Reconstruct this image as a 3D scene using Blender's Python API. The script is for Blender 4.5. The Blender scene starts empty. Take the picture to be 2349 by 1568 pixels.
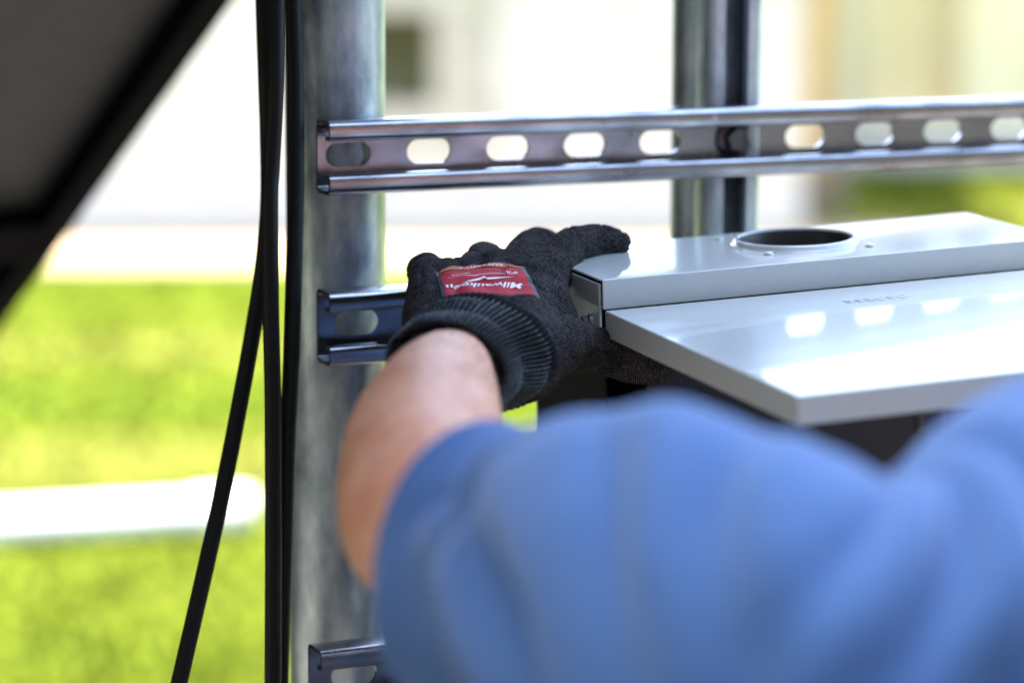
import bpy, bmesh, math, random
import numpy as np
from mathutils import Vector, Matrix, noise
from mathutils.bvhtree import BVHTree

random.seed(7)
R = math.radians
S = bpy.context.scene
COL = S.collection

# ------------------------------------------------------------------ camera, sky, sun, exposure
FPX, CX, CY = 6400.0, 1174.5, 784.0          # focal length and centre, in units of a 2349 px wide frame
CAM = Vector((0.0, 0.0, 1.70))
PITCH = R(10.06)
cam_d = bpy.data.cameras.new('camera')
cam_d.sensor_width = 36.0
cam_d.lens = FPX / 2349.0 * 36.0
cam_d.clip_start, cam_d.clip_end = 0.02, 500
cam_d.dof.use_dof = True
cam_d.dof.focus_distance = 1.555
cam_d.dof.aperture_fstop = cam_d.lens / 30.0   # 30 mm entrance pupil
cam_d.dof.aperture_blades = 0
cam = bpy.data.objects.new('camera', cam_d)
cam.location = CAM
cam.rotation_euler = (R(90) - PITCH, 0, 0)
COL.objects.link(cam)
S.camera = cam

SUN_EL, SUN_AZ = R(68), R(-66)               # azimuth clockwise from +Y (away from the camera)
w = bpy.data.worlds.new('World'); S.world = w; w.use_nodes = True
nt = w.node_tree
sky = nt.nodes.new('ShaderNodeTexSky'); sky.sky_type = 'NISHITA'; sky.sun_disc = False
sky.sun_elevation = SUN_EL; sky.sun_rotation = SUN_AZ % (2 * math.pi)
sky.air_density = 1.0; sky.dust_density = 3.2; sky.ozone_density = 0.9
bg = nt.nodes['Background']; bg.inputs['Strength'].default_value = 0.15
nt.links.new(sky.outputs[0], bg.inputs[0])
sun_d = bpy.data.lights.new('sun', 'SUN'); sun_d.energy = 5.0; sun_d.angle = R(0.53); sun_d.color = (1, .95, .86)
sun = bpy.data.objects.new('sun', sun_d); COL.objects.link(sun)
to_sun = Vector((math.sin(SUN_AZ) * math.cos(SUN_EL), math.cos(SUN_AZ) * math.cos(SUN_EL), math.sin(SUN_EL)))
sun.rotation_euler = to_sun.to_track_quat('Z', 'Y').to_euler()
S.view_settings.view_transform = 'Standard'; S.view_settings.look = 'None'
S.view_settings.exposure = 3.15; S.view_settings.gamma = 1.0
S.view_settings.use_curve_mapping = False
S.cycles.max_bounces = 8
S.cycles.use_denoising = True

RT = Vector((1, 0, 0)); FW = Vector((0, math.cos(PITCH), -math.sin(PITCH))); UP = Vector((0, math.sin(PITCH), math.cos(PITCH)))
def U(x, y, z):
    """real place of a thing seen at x, y in the photograph and measured at z metres along the lens axis"""
    x, y, z = float(x), float(y), float(z)
    return CAM + z * (FW + (x - CX) / FPX * RT - (y - CY) / FPX * UP)

# ------------------------------------------------------------------ helpers
def link(o, parent=None):
    COL.objects.link(o)
    if parent is not None:
        o.parent = parent
        o.matrix_parent_inverse = parent.matrix_world.inverted() if parent.type != 'EMPTY' else EMPTY_M[parent.name].inverted()
    return o
EMPTY_M = {}
def empty(name, loc, mat=None):
    o = bpy.data.objects.new(name, None); COL.objects.link(o)
    m = mat.copy() if mat is not None else Matrix.Translation(loc)
    o.matrix_world = m; EMPTY_M[o.name] = m
    o.empty_display_size = .05
    return o
def tag(o, label=None, cat=None, group=None, kind=None):
    if label: o['label'] = label
    if cat: o['category'] = cat
    if group: o['group'] = group
    if kind: o['kind'] = kind
    return o
def mesh_obj(name, verts, faces, mat, parent=None, smooth=None, mods=(), M=None):
    """mods: list of (type, dict); evaluated straight away so that the object holds plain geometry. M moves local verts to world"""
    me = bpy.data.meshes.new(name)
    if M is not None: verts = [M @ Vector(v) for v in verts]
    me.from_pydata([tuple(v) for v in verts], [], faces); me.update()
    return finish(name, me, mat, parent, smooth, mods)
def finish(name, me, mat, parent=None, smooth=None, mods=()):
    bm = bmesh.new(); bm.from_mesh(me)
    bmesh.ops.remove_doubles(bm, verts=bm.verts, dist=1e-6)
    bmesh.ops.recalc_face_normals(bm, faces=bm.faces)
    bm.to_mesh(me); bm.free()
    hard = any(kw.get('harden_normals') for _, kw in mods)
    if hard: me.polygons.foreach_set('use_smooth', [True] * len(me.polygons))
    if mods:
        t = bpy.data.objects.new('tmp', me); COL.objects.link(t)
        for ty, kw in mods:
            m = t.modifiers.new('m', ty)
            for k, v in kw.items(): setattr(m, k, v)
        dg = bpy.context.evaluated_depsgraph_get()
        me2 = bpy.data.meshes.new_from_object(t.evaluated_get(dg), depsgraph=dg)
        bpy.data.objects.remove(t); bpy.data.meshes.remove(me); me = me2; me.name = name
    if smooth is not None and not hard:
        me.polygons.foreach_set('use_smooth', [True] * len(me.polygons))
        me.set_sharp_from_angle(angle=R(smooth))
    me.materials.clear(); me.materials.append(mat)
    o = bpy.data.objects.new(name, me)
    return link(o, parent)
def box_vf(lo, hi):
    x0, y0, z0 = lo; x1, y1, z1 = hi
    v = [(x0,y0,z0),(x1,y0,z0),(x1,y1,z0),(x0,y1,z0),(x0,y0,z1),(x1,y0,z1),(x1,y1,z1),(x0,y1,z1)]
    f = [(0,3,2,1),(4,5,6,7),(0,1,5,4),(1,2,6,5),(2,3,7,6),(3,0,4,7)]
    return v, f
def boxo(name, lo, hi, mat, parent=None, bev=.0, M=None, seg=2):
    v, f = box_vf(lo, hi)
    mods = [('BEVEL', dict(harden_normals=True, width=bev, segments=seg, limit_method='ANGLE', angle_limit=R(40)))] if bev else []
    return mesh_obj(name, v, f, mat, parent, 40 if bev else None, mods, M)
class MB:
    def __init__(s): s.v = []; s.f = []
    def add(s, v, f):
        n = len(s.v); s.v += [Vector(q) for q in v]; s.f += [tuple(i + n for i in q) for q in f]; return s
    def box(s, lo, hi): return s.add(*box_vf(lo, hi))
    def tube(s, pts, rad, n=16, cap=True, closed_round=False):
        """tube through points; radius per point"""
        pts = [Vector(p) for p in pts]
        if not hasattr(rad, '__len__'): rad = [rad] * len(pts)
        if closed_round:      # hemispherical ends
            a, b = pts[0], pts[-1]; ta = (pts[0] - pts[1]).normalized(); tb = (pts[-1] - pts[-2]).normalized()
            pre, prer, post, postr = [], [], [], []
            for k in (85, 65, 45, 22):
                pre.append(a + ta * rad[0] * math.sin(R(k))); prer.append(rad[0] * math.cos(R(k)))
            for k in (22, 45, 65, 85):
                post.append(b + tb * rad[-1] * math.sin(R(k))); postr.append(rad[-1] * math.cos(R(k)))
            pts = pre + pts + post; rad = prer + list(rad) + postr
        fr = None; rings = []
        for i, p in enumerate(pts):
            t = (pts[min(i + 1, len(pts) - 1)] - pts[max(i - 1, 0)]).normalized()
            if fr is None:
                fr = t.orthogonal().normalized()
            fr = (fr - t * fr.dot(t)).normalized(); g = t.cross(fr)
            rings.append([p + (fr * math.cos(2 * math.pi * k / n) + g * math.sin(2 * math.pi * k / n)) * rad[i] for k in range(n)])
        return s.loft(rings, cap)
    def loft(s, rings, cap=True, wrap=True):
        n0 = len(s.v); n = len(rings[0])
        for r in rings: s.v += [Vector(q) for q in r]
        for i in range(len(rings) - 1):
            for k in range(n if wrap else n - 1):
                k2 = (k + 1) % n
                s.f.append((n0 + i * n + k, n0 + i * n + k2, n0 + (i + 1) * n + k2, n0 + (i + 1) * n + k))
        if cap:
            s.f.append(tuple(n0 + k for k in range(n))[::-1]); s.f.append(tuple(n0 + (len(rings) - 1) * n + k for k in range(n)))
        return s
    def build(s, name, mat, parent=None, smooth=None, mods=(), M=None):
        return mesh_obj(name, s.v, s.f, mat, parent, smooth, mods, M)
def spline(pts, n):
    """Catmull-Rom through rows of numbers"""
    P = [np.array(p, float) for p in pts]; P = [2 * P[0] - P[1]] + P + [2 * P[-1] - P[-2]]
    out = []
    for i in range(1, len(P) - 2):
        for k in range(n):
            t = k / n; a, b, c, d = P[i-1:i+3]
            out.append(.5 * ((2*b) + (-a + c) * t + (2*a - 5*b + 4*c - d) * t*t + (-a + 3*b - 3*c + d) * t**3))
    out.append(P[-2]); return out

# ------------------------------------------------------------------ materials
def mat(name, col, rough=.5, metal=0.0, spec=.5, coat=0.0, build=None, **kw):
    m = bpy.data.materials.new(name); m.use_nodes = True
    b = m.node_tree.nodes['Principled BSDF']
    b.inputs['Base Color'].default_value = (*col, 1); b.inputs['Roughness'].default_value = rough
    b.inputs['Metallic'].default_value = metal; b.inputs['Specular IOR Level'].default_value = spec
    b.inputs['Coat Weight'].default_value = coat; b.inputs['Coat Roughness'].default_value = .03
    for k, v in kw.items(): b.inputs[k.replace('_', ' ')].default_value = v
    if build: build(m.node_tree, b)
    return m
def N(t, ty, **kw):
    n = t.nodes.new(ty)
    for k, v in kw.items():
        if k in n.inputs.keys(): n.inputs[k].default_value = v
        else: setattr(n, k, v)
    return n
def ramp(t, fac, stops):
    r = t.nodes.new('ShaderNodeValToRGB'); e = r.color_ramp.elements
    while len(e) < len(stops): e.new(.5)
    for i, (p, c) in enumerate(stops):
        e[i].position = p; e[i].color = (*c, 1) if len(c) == 3 else c
    t.links.new(fac, r.inputs[0]); return r
def objcoord(t, scale=(1, 1, 1)):
    tc = t.nodes.new('ShaderNodeTexCoord'); mp = t.nodes.new('ShaderNodeMapping')
    mp.inputs['Scale'].default_value = scale
    t.links.new(tc.outputs['Object'], mp.inputs[0]); return mp.outputs[0]
def noisy(scale, stops, bump=0.0, bscale=None, detail=6, stretch=(1, 1, 1), rough=None, dist=.001):
    def f(t, b):
        co = objcoord(t, stretch)
        n = N(t, 'ShaderNodeTexNoise', Scale=scale, Detail=detail); t.links.new(co, n.inputs['Vector'])
        r = ramp(t, n.outputs['Fac'], stops); t.links.new(r.outputs[0], b.inputs['Base Color'])
        if rough:
            rr = N(t, 'ShaderNodeMapRange'); rr.inputs['To Min'].default_value, rr.inputs['To Max'].default_value = rough
            rr.inputs['From Min'].default_value, rr.inputs['From Max'].default_value = .3, .7
            t.links.new(n.outputs['Fac'], rr.inputs['Value']); t.links.new(rr.outputs[0], b.inputs['Roughness'])
        if bump:
            n2 = N(t, 'ShaderNodeTexNoise', Scale=bscale or scale, Detail=detail); t.links.new(co, n2.inputs['Vector'])
            bp = N(t, 'ShaderNodeBump', Strength=bump, Distance=dist); t.links.new(n2.outputs['Fac'], bp.inputs['Height'])
            t.links.new(bp.outputs[0], b.inputs['Normal'])
    return f
def galv(t, b):
    co = objcoord(t, (1, 1, .45))
    v = N(t, 'ShaderNodeTexNoise', Scale=38.0, Detail=8.0, Roughness=.65); t.links.new(co, v.inputs['Vector'])
    co2 = objcoord(t, (1, 1, .12))
    n = N(t, 'ShaderNodeTexNoise', Scale=34.0, Detail=6.0); t.links.new(co2, n.inputs['Vector'])
    mx = N(t, 'ShaderNodeMath', operation='ADD'); t.links.new(v.outputs['Fac'], mx.inputs[0]); t.links.new(n.outputs['Fac'], mx.inputs[1])
    hf = N(t, 'ShaderNodeMath', operation='MULTIPLY'); hf.inputs[1].default_value = .5; t.links.new(mx.outputs[0], hf.inputs[0])
    r = ramp(t, hf.outputs[0], [(.40, (.13, .155, .185)), (.46, (.25, .295, .34)), (.52, (.37, .43, .475)), (.58, (.52, .58, .61)), (.64, (.68, .73, .74))])
    t.links.new(r.outputs[0], b.inputs['Base Color'])
    rr = ramp(t, hf.outputs[0], [(.35, (.46,) * 3), (.65, (.34,) * 3)]); t.links.new(rr.outputs[0], b.inputs['Roughness'])
    bp = N(t, 'ShaderNodeBump', Strength=.3, Distance=.0006); t.links.new(v.outputs['Fac'], bp.inputs['Height']); t.links.new(bp.outputs[0], b.inputs['Normal'])
def strutmat(t, b):
    co = objcoord(t, (.25, 1, 1))
    n = N(t, 'ShaderNodeTexNoise', Scale=60.0, Detail=6.0); t.links.new(co, n.inputs['Vector'])
    n2 = N(t, 'ShaderNodeTexNoise', Scale=420.0, Detail=2.0); t.links.new(co, n2.inputs['Vector'])
    r = ramp(t, n.outputs['Fac'], [(.3, (.26, .26, .275)), (.5, (.42, .43, .45)), (.7, (.58, .59, .61))])
    t.links.new(r.outputs[0], b.inputs['Base Color'])
    rr = ramp(t, n.outputs['Fac'], [(.3, (.30,) * 3), (.7, (.16,) * 3)]); t.links.new(rr.outputs[0], b.inputs['Roughness'])
    bp = N(t, 'ShaderNodeBump', Strength=.12, Distance=.0003); t.links.new(n2.outputs['Fac'], bp.inputs['Height']); t.links.new(bp.outputs[0], b.inputs['Normal'])
def knit(t, b):
    # fine stitch rows: light threads over a black ground
    co = objcoord(t)
    n = N(t, 'ShaderNodeTexNoise', Scale=1100.0, Detail=3.0, Roughness=.7); t.links.new(co, n.inputs['Vector'])
    wv = N(t, 'ShaderNodeTexWave', Scale=400.0, Distortion=5.0, Detail=2.0); wv.inputs['Detail Scale'].default_value = 3.0
    wv.bands_direction = 'DIAGONAL'; t.links.new(co, wv.inputs['Vector'])
    mu = N(t, 'ShaderNodeMath', operation='MULTIPLY'); t.links.new(n.outputs['Fac'], mu.inputs[0]); t.links.new(wv.outputs['Fac'], mu.inputs[1])
    big = N(t, 'ShaderNodeTexNoise', Scale=45.0, Detail=4.0); t.links.new(co, big.inputs['Vector'])
    ad = N(t, 'ShaderNodeMath', operation='MULTIPLY_ADD'); ad.inputs[1].default_value = .35; t.links.new(big.outputs['Fac'], ad.inputs[0]); t.links.new(mu.outputs[0], ad.inputs[2])
    r = ramp(t, ad.outputs[0], [(.25, (.0014, .0014, .0016)), (.42, (.0036, .0033, .0034)), (.55, (.020, .0175, .0175)), (.72, (.12, .108, .108))])
    t.links.new(r.outputs[0], b.inputs['Base Color'])
    bp = N(t, 'ShaderNodeBump', Strength=.7, Distance=.0005); t.links.new(mu.outputs[0], bp.inputs['Height']); t.links.new(bp.outputs[0], b.inputs['Normal'])
def ribknit(t, b):
    co = objcoord(t)
    n = N(t, 'ShaderNodeTexNoise', Scale=900.0, Detail=3.0); t.links.new(co, n.inputs['Vector'])
    at = N(t, 'ShaderNodeAttribute', attribute_name='rib_shade')  # lighter ridges, darker valleys: rib shading painted into the colour
    mm_ = N(t, 'ShaderNodeMath', operation='MULTIPLY'); t.links.new(n.outputs['Fac'], mm_.inputs[0]); t.links.new(at.outputs['Fac'], mm_.inputs[1])
    r = ramp(t, mm_.outputs[0], [(.12, (.0012, .0012, .0015)), (.3, (.008, .009, .010)), (.42, (.045, .050, .053)), (.6, (.16, .17, .18))])
    t.links.new(r.outputs[0], b.inputs['Base Color'])
    bp = N(t, 'ShaderNodeBump', Strength=.6, Distance=.0004); t.links.new(n.outputs['Fac'], bp.inputs['Height']); t.links.new(bp.outputs[0], b.inputs['Normal'])
def skinm(t, b):
    co = objcoord(t)
    n = N(t, 'ShaderNodeTexNoise', Scale=26.0, Detail=8.0); t.links.new(co, n.inputs['Vector'])
    r = ramp(t, n.outputs['Fac'], [(.3, (.52,.215,.12)), (.5, (.62,.30,.18)), (.7, (.68,.365,.235))])
    t.links.new(r.outputs[0], b.inputs['Base Color'])
    b.inputs['Subsurface Weight'].default_value = .15; b.inputs['Subsurface Radius'].default_value = (.012, .005, .003)
    b.inputs['Subsurface Scale'].default_value = .5
    n2 = N(t, 'ShaderNodeTexVoronoi', Scale=700.0); t.links.new(co, n2.inputs['Vector'])
    bp = N(t, 'ShaderNodeBump', Strength=.25, Distance=.0004); t.links.new(n2.outputs['Distance'], bp.inputs['Height']); t.links.new(bp.outputs[0], b.inputs['Normal'])
def clothm(c0, c1):
    def f(t, b):
        co = objcoord(t)
        n = N(t, 'ShaderNodeTexNoise', Scale=6.0, Detail=5.0); t.links.new(co, n.inputs['Vector'])
        r = ramp(t, n.outputs['Fac'], [(.3, c0), (.7, c1)]); t.links.new(r.outputs[0], b.inputs['Base Color'])
        wv = N(t, 'ShaderNodeTexNoise', Scale=900.0, Detail=2.0); t.links.new(co, wv.inputs['Vector'])
        bp = N(t, 'ShaderNodeBump', Strength=.4, Distance=.0004); t.links.new(wv.outputs['Fac'], bp.inputs['Height']); t.links.new(bp.outputs[0], b.inputs['Normal'])
    return f
M = dict(
    galv=mat('galvanised', (.5,.5,.5), .35, .65, build=galv),
    strut=mat('zinc_plated', (.5,.5,.5), .25, 1.0, build=strutmat),
    paint=mat('grey_enamel', (.50,.545,.55), .25, 0, .5, .65, build=noisy(260, [(.3, (.49,.54,.525)), (.7, (.52,.57,.555))], .03, 900, dist=.0003)),
    cavity=mat('shade_and_hinge_black', (.015,.016,.017), .8, 0, .1),  # near-black; on the lower side and the interior sheets it is painted shade
    black=mat('black_plastic', (.012,.012,.013), .4),
    cable=mat('black_cable_sheath', (.010,.010,.011), .5, 0, .22, build=noisy(300, [(.3, (.003,.003,.0034)), (.7, (.006,.006,.0065))], .1, 700, dist=.0003)),
    screw=mat('bright_zinc', (.75,.75,.77), .18, 1.0),
    darkzinc=mat('dark_zinc', (.12,.12,.13), .35, .9),
    knit=mat('black_knit', (.03,.03,.03), .9, 0, .1, build=knit, Sheen_Weight=.0),
    rib=mat('black_rib_knit', (.02,.02,.02), .9, 0, .1, build=ribknit, Sheen_Weight=.0),
    navy=mat('label_navy', (.012,.016,.03), .5),
    red=mat('label_red', (.42,.015,.03), .6, 0, .2, build=noisy(90, [(.3, (.36,.006,.016)), (.7, (.46,.010,.024))])),
    orange=mat('label_orange', (.65,.13,.03), .6, 0, .2, build=noisy(90, [(.3, (.55,.10,.02)), (.7, (.7,.16,.04))])),
    print=mat('label_white_print', (.8,.76,.76), .5),
    skin=mat('skin', (.5,.28,.2), .48, 0, .4, build=skinm),
    shirt=mat('blue_jersey', (.07,.2,.55), .9, 0, .15, build=clothm((.044,.102,.25), (.062,.132,.30)), Sheen_Weight=.4, Sheen_Tint=(.6,.75,1,1)),
    trousers=mat('dark_denim', (.02,.025,.05), .9, 0, .2, build=clothm((.015,.02,.04), (.03,.035,.07))),
    hair=mat('dark_hair', (.02,.013,.01), .6),
    leather=mat('brown_leather', (.1,.055,.03), .6, build=noisy(60, [(.3, (.08,.04,.02)), (.7, (.14,.08,.045))], .2)),
    module=mat('module_backsheet', (.02,.021,.02), .55, build=noisy(40, [(.3, (.040,.043,.042)), (.7, (.055,.057,.055))])),
    glass=mat('module_glass', (.01,.012,.02), .08, coat=.5),
    frame=mat('black_anodised', (.003,.003,.0035), .6, .0, .03),
    lawn=mat('lawn', (.1,.2,.02), .95, 0, .05, build=noisy(.5, [(.36, (.054,.080,.004)), (.5, (.074,.096,.006)), (.64, (.132,.130,.026))], .15, 60, 3, dist=.02, stretch=(.15, 1, 1))),
    grass=mat('grass_blades', (.1,.2,.02), .8, 0, .08, build=noisy(.5, [(.36, (.055,.082,.004)), (.5, (.076,.098,.006)), (.64, (.135,.133,.026))], detail=3, stretch=(.15, 1, 1))),
    gravel=mat('beige_gravel', (.4,.31,.2), .95, build=noisy(30, [(.3, (.24,.175,.10)), (.7, (.32,.24,.15))], .8, 60, dist=.02)),
    white=mat('white_siding', (.8,.79,.76), .6, build=noisy(3, [(.3, (.53,.49,.415)), (.7, (.58,.54,.465))])),
    trim=mat('taupe_trim_shade', (.3,.29,.26), .6, build=noisy(12, [(.3, (.36,.32,.26)), (.7, (.46,.42,.35))])),
    pane=mat('window_glass', (.07,.07,.03), .1, 0, .6),
    roof=mat('grey_shingles', (.09,.085,.08), .9, build=noisy(20, [(.3, (.06,.06,.055)), (.7, (.13,.12,.11))], .5, 50, dist=.02)),
    cream=mat('cream_render', (.72,.62,.42), .8, build=noisy(4, [(.3, (.82,.69,.40)), (.7, (.87,.76,.49))], .2, 60)),
    wood=mat('orange_timber', (.5,.24,.06), .6, build=noisy(14, [(.3, (.66,.34,.07)), (.7, (.76,.44,.13))], .2, 40, stretch=(1, 1, .1))),
    soil=mat('unseen_dark_soil', (.1,.085,.07), .95, 0, .1, build=noisy(6, [(.3, (.034,.031,.028)), (.7, (.06,.055,.05))], .6, 60, dist=.02)),
    shed=mat('blocker_timber', (.07,.04,.025), .8, build=noisy(10, [(.3, (.022,.019,.015)), (.7, (.038,.033,.027))], .3, 30, stretch=(1, 1, .1))),
    door=mat('pale_timber', (.75,.6,.32), .6, build=noisy(14, [(.3, (.76,.60,.31)), (.7, (.82,.67,.38))], .2, 40, stretch=(1, 1, .1))),
    pvc=mat('white_pvc', (.8,.8,.8), .35, build=noisy(5, [(.3, (.50,.53,.56)), (.7, (.58,.61,.64))])),
)

tp = M['paint'].node_tree; bp_ = tp.nodes['Principled BSDF']
nz = N(tp, 'ShaderNodeTexNoise', Scale=22.0, Detail=9.0, Roughness=.7); tp.links.new(objcoord(tp), nz.inputs['Vector'])
sm = ramp(tp, nz.outputs['Fac'], [(.42, (.02,) * 3), (.6, (.05,) * 3), (.72, (.16,) * 3)]); tp.links.new(sm.outputs[0], bp_.inputs['Coat Roughness'])

# ------------------------------------------------------------------ setting: ground, gravel strip, houses
def sheet(name, x0, x1, y0, y1, z, m, nx=60, ny=60, amp=0.0):
    v, f = [], []
    for j in range(ny + 1):
        for i in range(nx + 1):
            x = x0 + (x1 - x0) * i / nx; y = y0 + (y1 - y0) * j / ny
            v.append((x, y, z + amp * noise.noise((x * .6, y * .6, 0))))
    for j in range(ny):
        for i in range(nx):
            a = j * (nx + 1) + i; f.append((a, a + 1, a + nx + 2, a + nx + 1))
    return mesh_obj(name, v, f, m, None, 60)
tag(sheet('lawn', -160, 160, -80, 240, 0, M['lawn'], 80, 80, 0.0), kind='structure')
tag(sheet('gravel_path', -14, 1.75, 11.35, 12.36, .006, M['gravel'], 60, 8, .004), kind='structure')

tag(sheet('unseen_dark_soil', -12, 40, -30, 5.0, .006, M['soil'], 80, 60, .004), kind='structure')  # unseen dark ground, added to cut the green bounce from the lawn
mb = MB()
for k in range(60000):
    d = 5.0 + 10.1 * random.random() ** 1.3
    x = d * random.uniform(-.26, .26)
    if d > 11.25 and x < 1.8: continue
    h = random.uniform(.015, .035); a = random.uniform(0, 2 * math.pi); wd = random.uniform(.003, .006) * (1 + d * .12)
    lean = random.uniform(-.025, .025)
    dx, dy = math.cos(a) * wd, math.sin(a) * wd
    n0 = len(mb.v)
    mb.v += [Vector((x - dx, d - dy, 0)), Vector((x + dx, d + dy, 0)), Vector((x + lean, d + lean * .6, h))]
    mb.f.append((n0, n0 + 1, n0 + 2))
me = bpy.data.meshes.new('grass'); me.from_pydata([tuple(v) for v in mb.v], [], mb.f); me.materials.append(M['grass'])
g = link(bpy.data.objects.new('grass', me)); tag(g, 'short bright green grass blades of the sunlit lawn', 'grass', kind='stuff')

def gable_roof(name, x0, x1, y0, y1, z, rise, m, parent, o=.35):
    ym = (y0 + y1) / 2; t = .12
    v = [(x0-o, y0-o, z-.1), (x1+o, y0-o, z-.1), (x1+o, ym, z+rise), (x0-o, ym, z+rise), (x0-o, y1+o, z-.1), (x1+o, y1+o, z-.1)]
    v += [(a, b, c + t) for a, b, c in v]
    f = [(0,1,2,3), (3,2,5,4), (6,9,8,7), (9,10,11,8), (0,6,7,1), (1,7,8,2), (2,8,11,5), (5,11,10,4), (4,10,9,3), (3,9,6,0)]
    return mesh_obj(name, v, f, m, parent)
# white house
HX = 1.30
house = empty('white_house', (-3, 14, 0)); tag(house, 'long white house wall in shade behind the lawn, with a small dark window', 'house')
WX0, WX1, WZ0, WZ1 = -.80, -.345, .565, .985
mb = MB()
X = [-14, WX0, WX1, HX]; Z = [0.28, WZ0, WZ1, 2.15]
for i in range(3):
    for j in range(3):
        if i == 1 and j == 1: continue
        mb.box((X[i], 12.4, Z[j]), (X[i+1], 12.6, Z[j+1]))
mb.box((-14, 12.6, .28), (HX, 18, 2.15))
mb.build('wall', M['white'], house)
boxo('foundation', (-14, 12.401, 0), (HX - .001, 18, .278), M['white'], house)
for k in range(10):
    z0 = .02 + k * .205
    for a, b in ((-14, WX0 - .06), (WX1 + .26, HX)) if z0 + .2 > WZ0 - .12 and z0 < WZ1 + .1 else ((-14, HX),):
        v = [(a, 12.398, z0), (b, 12.398, z0), (b, 12.398, z0 + .2), (a, 12.398, z0 + .2), (a, 12.372, z0), (b, 12.372, z0), (b, 12.39, z0 + .2), (a, 12.39, z0 + .2)]
        mesh_obj('siding_board', v, [(0,1,2,3)[::-1], (4,5,6,7), (0,1,5,4), (1,2,6,5), (2,3,7,6), (3,0,4,7)], M['white'], house)
win = boxo('window', (WX0, 12.52, WZ0), (WX1, 12.53, WZ1), M['pane'], house)
mb = MB().box((WX0-.055, 12.34, WZ1), (WX1+.24, 12.42, WZ1+.14)).box((WX0-.055, 12.34, WZ0-.13), (WX1+.24, 12.42, WZ0)).box((WX0-.055, 12.345, WZ0), (WX0, 12.42, WZ1)).box((WX1, 12.345, WZ0), (WX1+.12, 12.42, WZ1)).box((WX1+.125, 12.36, WZ0), (WX1+.24, 12.42, WZ1))
mb.build('frame', M['trim'], win)  # frame widened on the right, its taupe stands for shade around the window
gable_roof('roof', -14, HX, 12.4, 18, 2.15, .22, M['roof'], house, .12)
# timber post at its corner
post = empty('timber_post', (1.40, 13.0, 0)); tag(post, 'orange brown timber post standing at the corner of the white house', 'post')
boxo('shaft', (1.33, 12.92, .25), (1.47, 13.06, 2.5), M['wood'], post, .01)
boxo('footing', (1.25, 12.85, 0), (1.55, 13.15, .25), M['gravel'], post, .02)
# cream building
cb = empty('cream_building', (4, 17, 0)); tag(cb, 'pale cream building with timber doors beyond the far lawn', 'building')
mb = MB(); X = [1.45, 1.95, 2.42, 2.95, 3.42, 9]; 
for i in range(5):
    if i in (1, 3): mb.box((X[i], 15.1, 2.2), (X[i+1], 15.3, 3.2)); mb.box((X[i], 15.1, 0), (X[i+1], 15.3, .28))
    else: mb.box((X[i], 15.1, 0), (X[i+1], 15.3, 3.2))
mb.box((1.45, 15.3, 0), (9, 20, 3.2)); mb.build('wall', M['cream'], cb)
for i in (1, 3):
    d = boxo('door', (X[i], 15.22, .28), (X[i+1], 15.29, 2.2), M['door'], cb)
    boxo('door_frame', (X[i] - .08, 15.06, .28), (X[i] - .002, 15.1, 2.3), M['cream'], d)
    boxo('door_frame', (X[i+1] + .002, 15.06, .28), (X[i+1] + .08, 15.1, 2.3), M['cream'], d)
boxo('plinth', (1.40, 15.0, 0), (9, 15.098, .24), M['white'], cb)
gable_roof('roof', 1.45, 9, 15.1, 20, 3.2, 1.6, M['roof'], cb)
# unseen timber shed, added behind the photographer to block sky light
shed = empty('sky_blocker_shed', (1, -3, 0)); tag(shed, 'unseen dark timber shed added behind the photographer to block sky light', 'shed')
for k in range(84):
    boxo('blocker_board', (-7 + k * .25, -2.53 - (k % 2) * .012, 0), (-7 + k * .25 + .246, -2.5 - (k % 2) * .012, 6.0), M['shed'], shed)
boxo('wall', (-7, -7, 0), (14, -2.55, 6.0), M['shed'], shed)
gable_roof('roof', -7, 14, -7, -2.5, 6.02, 1.2, M['roof'], shed)
# white pipe on the lawn
pa, pb = U(-260, 1172, 7.35), U(560, 1128, 7.45)
def ground_at(x, y):
    d = FW + (x - CX) / FPX * RT - (y - CY) / FPX * UP
    return CAM + d * (CAM.z / -d.z)
pa, pb = ground_at(-500, 1275), ground_at(575, 1212); rp = .044
pa.z = pb.z = rp
ax = (pb - pa).normalized()
pp = empty('plastic_pipe', pa); tag(pp, 'thick white plastic pipe lying on the lawn left of the cables', 'pipe')
MB().tube([pa, pb - ax * .14], rp, 28, cap=True).build('barrel', M['pvc'], pp, 40)
MB().tube([pb - ax * .15, pb - ax * .135, pb - ax*.02, pb], [rp, rp + .008, rp + .008, rp + .004], 28).build('socket', M['pvc'], pp, 40)

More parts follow.
